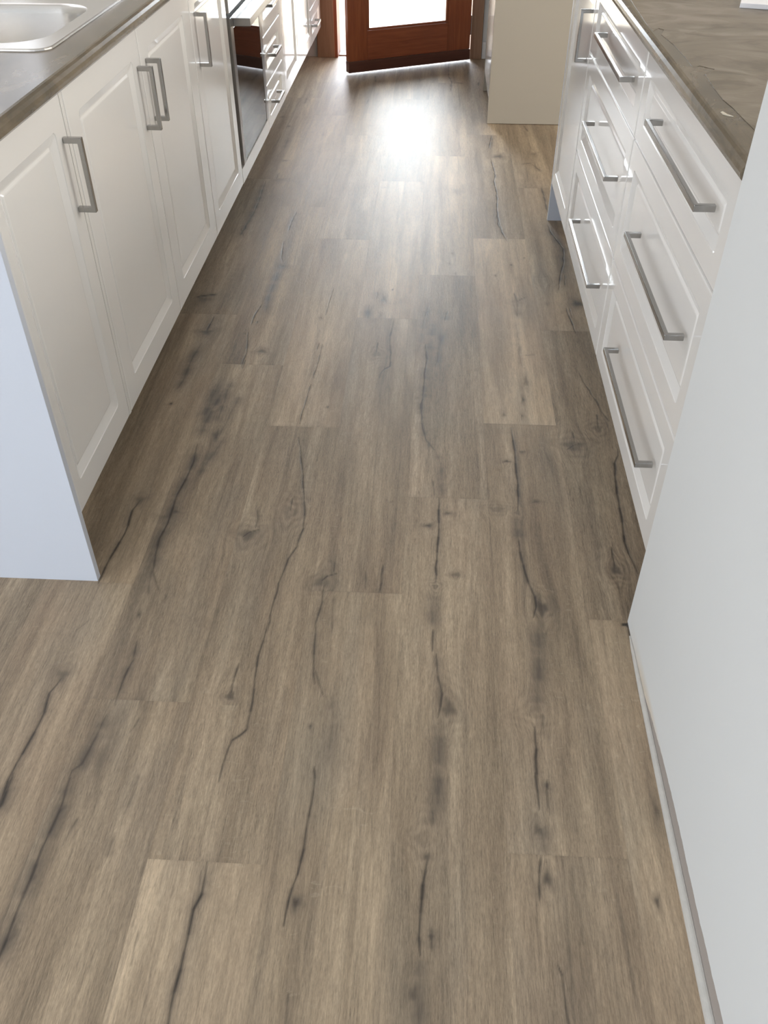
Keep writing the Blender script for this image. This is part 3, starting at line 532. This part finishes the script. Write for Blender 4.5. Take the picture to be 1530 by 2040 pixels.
st(boxes('wall_right', [(3.2, 3.3, -3.0, 1.2, -.1, 2.4), (3.2, 3.3, 3.6, YF, -.1, 2.4), (3.2, 3.3, 1.2, 3.6, -.1, .7), (3.2, 3.3, 1.2, 3.6, 2.2, 2.4)], M_wall))
st(box('wall_near', .422, .54, -1.25, 1.235, 0, 2.4, M_nearwall))
st(box('wall_return', .300, .40, 5.075, YF, 0, 2.4, M_wall))
def win(name, axis, a, lo, hi, z0, z1):
    t = .045; L = [(lo, lo + t, z0, z1), (hi - t, hi, z0, z1), (lo + t, hi - t, z0, z0 + t), (lo + t, hi - t, z1 - t, z1), ((lo + hi - t) / 2, (lo + hi + t) / 2, z0 + t, z1 - t)]
    return st(boxes(name, [(a, a + .05, p, q, u, v) if axis == 'x' else (p, q, a, a + .05, u, v) for p, q, u, v in L], M_white))
win('window_1', 'x', -1.38, 1.55, 3.35, 1.12, 2.12)
win('window_2', 'x', -2.68, -2.3, .1, .15, 2.3)
win('window_3', 'y', -3.08, -2.4, -.4, .65, 2.25)
win('window_4', 'x', 3.22, 1.2, 3.6, .7, 2.2)  # unseen window, added as the opening for the right-hand fill lamp
# bead of gap filler along the foot of the near wall
bm = bmesh.new(); prev = None
for yy, k in ((-1.25, 1.0), (.3, 1.0), (.8, .82), (1.05, .66), (1.16, .42), (1.195, .15)):
    ring_ = [(.4215 - .011 * k, 0)] + [(.4215 - .001 - .010 * k * math.cos(math.radians(a)), .011 * k * math.sin(math.radians(a))) for a in range(10, 91, 16)] + [(.4215, .011 * k), (.4215, 0)]
    cur = [bm.verts.new((x, yy, z)) for x, z in ring_]
    if prev is None: bm.faces.new(cur)
    else:
        for q in range(len(cur)):
            p2 = (q + 1) % len(cur); bm.faces.new((prev[q], prev[p2], cur[p2], cur[q]))
    prev = cur
bm.faces.new(prev)
st(finish(bm, 'trim_1', M_bead))
# skirting on the return beside the doorway
st(box('baseboard_right', .287, .2995, 5.075, 5.7485, 0, .09, M_white, bevel=.003))
st(box('baseboard_far', .263, .2865, 5.748, 5.7595, 0, .09, M_white, bevel=.002))
# outside ground
st(box('trim_2', -12, 14, YF + .16, 26, -.16, -.05, M_pave))

# door surround, one thing
dfm = empty('door_frame', (-.2, YF, 0)); tag(dfm, 'tan timber door frame around the open cedar door', 'door frame')
box('architrave', -.712, -.608, YF - .024, YF - .0005, 0, 2.14, M_arch, dfm, .003)
box('architrave', .194, .262, YF - .024, YF - .0005, 0, 2.14, M_arch, dfm, .003)
box('architrave', -.607, .193, YF - .024, YF - .0005, 2.05, 2.14, M_arch, dfm, .003)
box('jamb', -.6095, -.590, YF - .022, YF + .14, 0, 2.045, M_cedarV, dfm)
box('jamb', .196, .2145, YF, YF + .14, 0, 2.045, M_cedarV, dfm)
box('threshold', -.589, .195, YF + .02, YF + .15, -.02, .006, M_arch, dfm, .002)

# the open cedar door
A = Vector((-.491, 5.345, 0)); B = Vector((.189, 5.692, 0)); dd = (B - A).normalized(); LD = (B - A).length
door = st(empty('door_1', (A.x, A.y, 0))); door.rotation_euler = (0, 0, math.atan2(dd.y, dd.x))
tag(door, 'red cedar door with a large glass pane standing ajar', 'door')
def dbox(name, u0, u1, t0, t1, z0, z1, mat, parent=door, bevel=.002):
    bm = bmesh.new(); add_box(bm, u0, u1, t0, t1, z0, z1)
    o = finish(bm, name, mat, None, bevel=bevel); o.parent = parent; return o
dbox('stile', 0, .117, 0, .038, .0665, 2.035, M_cedarV)
dbox('stile', .617, LD, 0, .038, .0665, 2.035, M_cedarV)
dbox('bottom_rail', .1175, .6165, .001, .037, .0665, .213, M_cedarH)
dbox('top_rail', .1175, .6165, .001, .037, 1.92, 2.035, M_cedarH)
wb = dbox('weather_bar', -.001, LD + .001, -.006, .040, .010, .066, M_cedarD); wb['label'] = 'dark weather bar along the foot of the door'
gl = dbox('glass', .1175, .6165, .017, .022, .2135, 1.9195, M_glass, bevel=0)
for u0, u1, z0, z1 in ((.1176, .130, .2136, 1.9194), (.604, .6164, .2136, 1.9194), (.1301, .6039, .2136, .226), (.1301, .6039, 1.907, 1.9194)):
    dbox('glazing_bead', u0, u1, .004, .0165, z0, z1, M_cedarH if u1 - u0 > .1 else M_cedarV, bevel=.002)
dbox('hinge', LD - .001, LD + .003, -.003, .034, .14, .24, M_steel, bevel=0)
dbox('lock_plate', .035, .075, -.004, -.0001, .95, 1.13, M_steel)
dbox('lever', .05, .17, -.045, -.030, 1.03, 1.045, M_steel); 

# ------------------------------------------------------------------ kitchen joinery
XL, XR = -.678, .440
def panel_front(name, side, y0, y1, z0, z1, parent, ml=.06, mr=.06, mb=.06, mt=.055, grooved=True):
    """moulded front; side -1: left run facing +x, +1: right run facing -x"""
    xf = XL if side < 0 else XR; nrm = 1 if side < 0 else -1; th = .018
    bm = bmesh.new(); loops = []
    def ring(o, d, r, m=(0, 0, 0, 0)):
        pts = rrect(y0 + o + m[0], y1 - o - m[1], z0 + o + m[2], z1 - o - m[3], r)
        loops.append([bm.verts.new((xf + nrm * d, a, b)) for a, b in pts])
    ring(0, -th, .001); ring(0, -.0035, .001); ring(.001, -.0012, .0015); ring(.0035, 0, .003)
    if grooved:
        M = (ml, mr, mb, mt)
        for o, d, r in ((0, 0, .010), (.0012, -.0016, .010), (.0185, -.0085, .008), (.0205, -.0087, .007), (.0245, -.0060, .006), (.0265, -.0056, .005)):
            ring(o, d, r, M)
    for a, b in zip(loops, loops[1:]):
        for i in range(len(a)):
            j = (i + 1) % len(a); bm.faces.new((a[i], a[j], b[j], b[i]))
    bm.faces.new(loops[0]); bm.faces.new(loops[-1])
    return finish(bm, name, M_gloss, parent)
def handle(side, yc, zc, length, vertical, parent, out=.035, w_=.011, t=.0085, mat=None):
    xf = XL if side < 0 else XR; s = 1 if side < 0 else -1
    L = length / 2
    prof = [(-L, .0003), (-L, out), (L, out), (L, .0003), (L - .010, .0003), (L - .010, out - t), (-L + .010, out - t), (-L + .010, .0003)]
    bm = bmesh.new()
    def P(a, o, k):
        return (xf + s * o, yc + k, zc + a) if vertical else (xf + s * o, yc + a, zc + k)
    V0 = [bm.verts.new(P(a, o, -w_ / 2)) for a, o in prof]; V1 = [bm.verts.new(P(a, o, w_ / 2)) for a, o in prof]
    for V in (V0, V1):
        bm.faces.new((V[0], V[1], V[6], V[7])); bm.faces.new((V[1], V[2], V[5], V[6])); bm.faces.new((V[2], V[3], V[4], V[5]))
    for i in range(8):
        j = (i + 1) % 8; bm.faces.new((V0[i], V0[j], V1[j], V1[i]))
    return finish(bm, 'handle', mat or M_steel, parent, bevel=.0012)
def carcass(side, y0, y1, z0, z1, parent):
    if side < 0: box('carcass', -1.28, XL - .0185, y0, y1, z0, z1, M_carcass, parent)
    else: box('carcass', XR + .0185, 1.02, y0, y1, z0, z1, M_carcass, parent)
ZB, ZT = .175, .872
# ---- left run
pl = box('end_panel', -1.285, XL, 1.291, 1.3075, 0, .874, M_melamine, bevel=.0006)
tag(pl, 'bluish white end panel standing on the floor at the near end of the left cabinets', 'end panel')
c = empty('base_cabinet', (XL, 1.48, .175)); tag(c, 'narrow white one door base cabinet next to the left end panel', 'cabinet')
carcass(-1, 1.309, 1.670, ZB, .873, c)
d = panel_front('door', -1, 1.3085, 1.658, ZB, ZT, c, ml=.028, mr=.052); handle(-1, 1.606 + .028, .730, .138, True, d)
box('filler_panel', XL - .018, XL - .001, 1.6600, 1.6735, ZB, ZT, M_gloss, c)
c = empty('base_cabinet', (XL, 2.17, .175)); tag(c, 'white two door sink cabinet under the steel sink, paired handles in the middle', 'cabinet')
carcass(-1, 1.675, 2.672, ZB, .68, c)
d = panel_front('door', -1, 1.6755, 2.1685, ZB, ZT, c); handle(-1, 2.140, .730, .138, True, d)
d = panel_front('door', -1, 2.1715, 2.672, ZB, ZT, c, ml=.066, mr=.076); handle(-1, 2.212, .730, .138, True, d)
c = empty('base_cabinet', (XL, 2.9, .175)); tag(c, 'white one door base cabinet between the sink cabinet and the oven', 'cabinet')
carcass(-1, 2.676, 3.158, ZB, .873, c)
d = panel_front('door', -1, 2.6760, 3.140, ZB, ZT, c); handle(-1, 2.722, .730, .138, True, d)
# oven
ov = empty('built_in_oven', (XL, 3.45, .22)); tag(ov, 'built-in oven with dark glass door and stainless steel trim', 'oven')
box('body', -1.22, XL - .0165, 3.166, 3.745, .228, .87, M_black, ov)
box('side_frame', XL - .016, XL + .004, 3.172, 3.214, .232, .697, M_oventrim, ov, .0015)
box('side_frame', XL - .016, XL + .004, 3.692, 3.742, .232, .697, M_oventrim, ov, .0015)
box('top_frame', XL - .016, XL + .004, 3.2145, 3.6915, .662, .697, M_brushed, ov, .0015)
box('door_glass', XL - .014, XL + .003, 3.2145, 3.6915, .238, .6615, M_ovenglass, ov, .001)
box('handle', XL + .0042, XL + .060, 3.222, 3.70, .6645, .689, M_oventrim, ov, .0015)
cp = box('control_panel', XL - .016, XL + .003, 3.172, 3.742, .711, .868, M_brushed, ov, .0015)
for yk in (3.25, 3.33, 3.58, 3.66):
    bm = bmesh.new(); bmesh.ops.create_cone(bm, cap_ends=True, segments=24, radius1=.019, radius2=.016, depth=.026, matrix=Matrix.Translation((XL + .0165, yk, .79)) @ Matrix.Rotation(math.pi / 2, 4, 'Y'))
    finish(bm, 'knob', M_black, ov)
op = box('filler_panel', XL - .017, XL, 3.145, 3.745, .174, .2255, M_gloss, bevel=.0012); tag(op, 'white filler strip directly under the oven', 'filler panel')
def bank(y0, y1, zs, hy, label, hl=.155, side=-1, hz=None, mr=.055, ml=.055, mv=.045):
    c = empty('drawer_unit', ((XL if side < 0 else XR), (y0 + y1) / 2, zs[0])); tag(c, label, 'drawers')
    carcass(side, y0, y1, zs[0], .873, c)
    for k in range(len(zs) - 1):
        a, b = zs[k] + .0015, zs[k + 1] - .0015
        d = panel_front('drawer', side, y0 + .0015, y1 - .0015, a, b, c, ml, mr, mv, mv)
        handle(side, hy, (hz[k] if hz else (a + b) / 2 + .006), hl, False, d)
    return c
bank(3.749, 4.195, [.172, .346, .520, .694, .873], 3.915, 'white four drawer unit just beyond the oven')
c = empty('base_cabinet', (XL, 4.7, .175)); tag(c, 'white two door cabinet beyond the oven drawers', 'cabinet')
carcass(-1, 4.199, 5.212, ZB, .873, c)
for y0, y1, hy in ((4.2295, 4.690, 4.65), (4.693, 5.211, 4.735)):
    d = panel_front('door', -1, y0, y1, ZB, ZT, c, ml=.065, mr=.05); handle(-1, hy, .730, .138, True, d)
box('filler_panel', XL - .018, XL - .001, 4.1985, 4.2270, ZB, ZT, M_gloss, c)
bank(5.215, 5.675, [.172, .346, .520, .694, .873], 5.325, 'white drawer unit at the far end of the left run beside the doorway')
kb = box('kickboard', -.825, -.809, 1.309, 5.70, 0, .170, M_kick); tag(kb, 'recessed kickboard under the left cabinets', 'kickboard')
# left benchtop with sink cutout
def edge_profile(side, xb):
    """bench section (x, z): rolled front edge"""
    s = 1 if side < 0 else -1
    xf = (XL + .022) if side < 0 else (XR - .022)
    pts = [(xb, .875), (xf - s * .010, .875)]
    for a in (-60, -30, 0, 25, 50, 72, 90):
        r = .0150; pts.append((xf - s * r + s * r * math.cos(math.radians(a)), .890 + .0150 * math.sin(math.radians(a))))
    pts.append((xb, .905))
    return pts
bm = bmesh.new()
P = edge_profile(-1, -.745)
def sweep(bm, P, y0, y1):
    a = [bm.verts.new((x, y0, z)) for x, z in P]; b = [bm.verts.new((x, y1, z)) for x, z in P]
    bm.faces.new(a); bm.faces.new(b)
    for i in range(len(P)):
        j = (i + 1) % len(P); bm.faces.new((a[i], a[j], b[j], b[i]))
sweep(bm, P, 1.275, 5.70)
add_box(bm, -1.298, -.745, 1.275, 1.80, .875, .905); add_box(bm, -1.298, -.745, 3.02, 5.70, .875, .905); add_box(bm, -1.298, -1.19, 1.80, 3.02, .875, .905)
bt = finish(bm, 'benchtop', M_lam); tag(bt, 'brown stone-look laminate benchtop around the sink on the left cabinets', 'benchtop')
# sink
sk = empty('kitchen_sink', (-.96, 2.4, .905)); tag(sk, 'stainless steel sink set into the left benchtop', 'sink')
def poly_with_holes(outer, holes, z, name, mat, parent):
    cu = bpy.data.curves.new(name, 'CURVE'); cu.dimensions = '2D'; cu.fill_mode = 'BOTH'
    for pts in [outer] + holes:
        sp = cu.splines.new('POLY'); sp.points.add(len(pts) - 1); sp.use_cyclic_u = True
        for i, p in enumerate(pts): sp.points[i].co = (p[0], p[1], 0, 1)
    o = bpy.data.objects.new(name, cu); C.objects.link(o); dg = bpy.context.evaluated_depsgraph_get()
    me = bpy.data.meshes.new_from_object(o.evaluated_get(dg)); bpy.data.objects.remove(o)
    for v in me.vertices: v.co.z += z
    return me
X0, X1, Y0, Y1 = -1.20, -.733, 1.79, 3.03
outer = rrect(X0, X1, Y0, Y1, .035, 6)
b1 = rrect(-1.14, -.772, 1.845, 2.225, .085, 8); b2 = rrect(-1.14, -.790, 2.30, 2.56, .07, 8)
me = poly_with_holes(rrect(X0 + .008, X1 - .008, Y0 + .008, Y1 - .008, .028, 6), [b1, b2], .9070, 'deck', M_brushed, sk)
me.name = 'deck'; dk = link('deck', me, M_brushed, sk)
bm = bmesh.new(); bm.from_mesh(me)
def loft(bm, rings):
    L = [[bm.verts.new(p) for p in r] for r in rings]
    for a, b in zip(L, L[1:]):
        for i in range(len(a)):
            j = (i + 1) % len(a); bm.faces.new((a[i], a[j], b[j], b[i]))
    return L
rim = []
for o, z in ((0, .9052), (.001, .9078), (.003, .9092), (.006, .9086), (.008, .9070)):
    rim.append([(x, y, z) for x, y in rrect(X0 + o, X1 - o, Y0 + o, Y1 - o, .035 - o * .8, 6)])
loft(bm, rim)
bm.to_mesh(me); bm.free()
for nm, R0 in (('bowl', (-1.14, -.772, 1.845, 2.225, .085, .175)), ('bowl', (-1.14, -.790, 2.30, 2.56, .07, .14))):
    bm = bmesh.new(); x0, x1, y0, y1, r, dep = R0; rings = []
    for o, dz in ((0, 0), (.002, .001), (.004, .005), (.007, .02), (.012, dep * .7), (.018, dep * .88), (.032, dep * .97), (.055, dep)):
        rings.append([(x, y, .9070 - dz) for x, y in rrect(x0 + o, x1 - o, y0 + o, y1 - o, max(r - o * .6, .02), 8)])
    L = loft(bm, rings); bm.faces.new(L[-1])
    o = finish(bm, nm, M_brushed, sk, smooth=True)
boxes('drain_ridge', [(-1.12 + k * .045, -1.11 + k * .045, 2.62, 2.98, .9069, .9085) for k in range(8)], M_brushed, sk, .0006)

# ---- right run
bank(2.0425, 2.8255, [.140, .4135, .6885, .873], 2.350, 'white three drawer unit in the right run next to the one door cabinet', hl=.437, side=1, hz=[.2925, .567, .7855])
bank(1.2495, 2.0395, [.140, .4105, .6880, .873], 1.5905, 'nearest white three drawer unit on the right beside the wall end', hl=.444, side=1, hz=[.2915, .5655, .790], ml=.075)
c = empty('base_cabinet', (XR, 3.06, .14)); tag(c, 'white one door cabinet at the far end of the right run', 'cabinet')
carcass(1, 2.829, 3.299, .140, .873, c)
d = panel_front('door', 1, 2.8295, 3.298, .1395, ZT, c); handle(1, 2.862, .7215, .138, True, d)
pe = box('end_panel', XR + .0005, 1.30, 3.3005, 3.3175, 0, .874, M_melamine, bevel=.0006); tag(pe, 'white end panel reaching the floor at the far end of the right cabinets', 'end panel')
kb = box('kickboard', .50, .516, 1.245, 3.299, 0, .139, M_kick); tag(kb, 'recessed kickboard under the right drawers', 'kickboard')
bm = bmesh.new(); sweep(bm, edge_profile(1, 1.30), 1.2365, 3.335)
bt = finish(bm, 'benchtop', M_lam); tag(bt, 'brown stone-look laminate benchtop over the right drawers', 'benchtop')
# protective film with a cut edge
fe = [(.436, 3.33), (.440, 2.6), (.4415, 2.34), (.434, 2.076), (.437, 2.02), (.452, 2.045), (.460, 2.03), (.447, 1.99), (.455, 1.90), (.457, 1.80), (.4555, 1.734), (.470, 1.745), (.492, 1.722), (.478, 1.70), (.467, 1.688), (.462, 1.60), (.461, 1.531), (.4655, 1.49), (.468, 1.42), (.470, 1.372), (.474, 1.24)]
fo = prism('protective_film', fe + [(1.29, 1.24), (1.29, 3.33)], 'z', .9051, .9057, M_film); tag(fo, 'wrinkled protective plastic film covering the right benchtop', 'film')
fs = prism('film_scrap', [(.4405, 1.462), (.4445, 1.466), (.448, 1.452), (.455, 1.441), (.447, 1.445), (.4415, 1.452)], 'z', .9052, .9064, M_scrap); tag(fs, 'tiny torn pale scrap near the edge of the right benchtop', 'scrap')
bd = box('white_board', 0, .36, 0, .42, 0, .010, M_board, bevel=.001); bd.location = (.667, 2.254, .9059); bd.rotation_euler = (0, 0, math.radians(-17)); tag(bd, 'flat white board lying on the right benchtop', 'board')

# ---- tall cabinet
tc = empty('tall_cabinet', (.253, 4.78, 0)); tag(tc, 'tall greyish white pantry cabinet in the corner near the cedar door', 'cabinet')
M_pantry = simple('pantry_melamine', (0.43, 0.388, 0.315), 0.4, nscale=300, namp=0.012, bmp=0.02)  # base colour darker and warmer than the end panel melamine
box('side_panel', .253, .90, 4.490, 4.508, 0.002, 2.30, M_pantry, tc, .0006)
box('carcass', .273, .90, 4.5085, 5.055, .10, 2.30, M_carcass, tc)
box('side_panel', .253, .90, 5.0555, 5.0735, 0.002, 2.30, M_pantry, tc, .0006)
dr = box('door', .2535, .2725, 4.5095, 5.0545, .10, 2.30, M_gloss, tc, .002)
box('kickboard', .31, .32, 4.5085, 5.055, 0, .099, M_kick, tc)
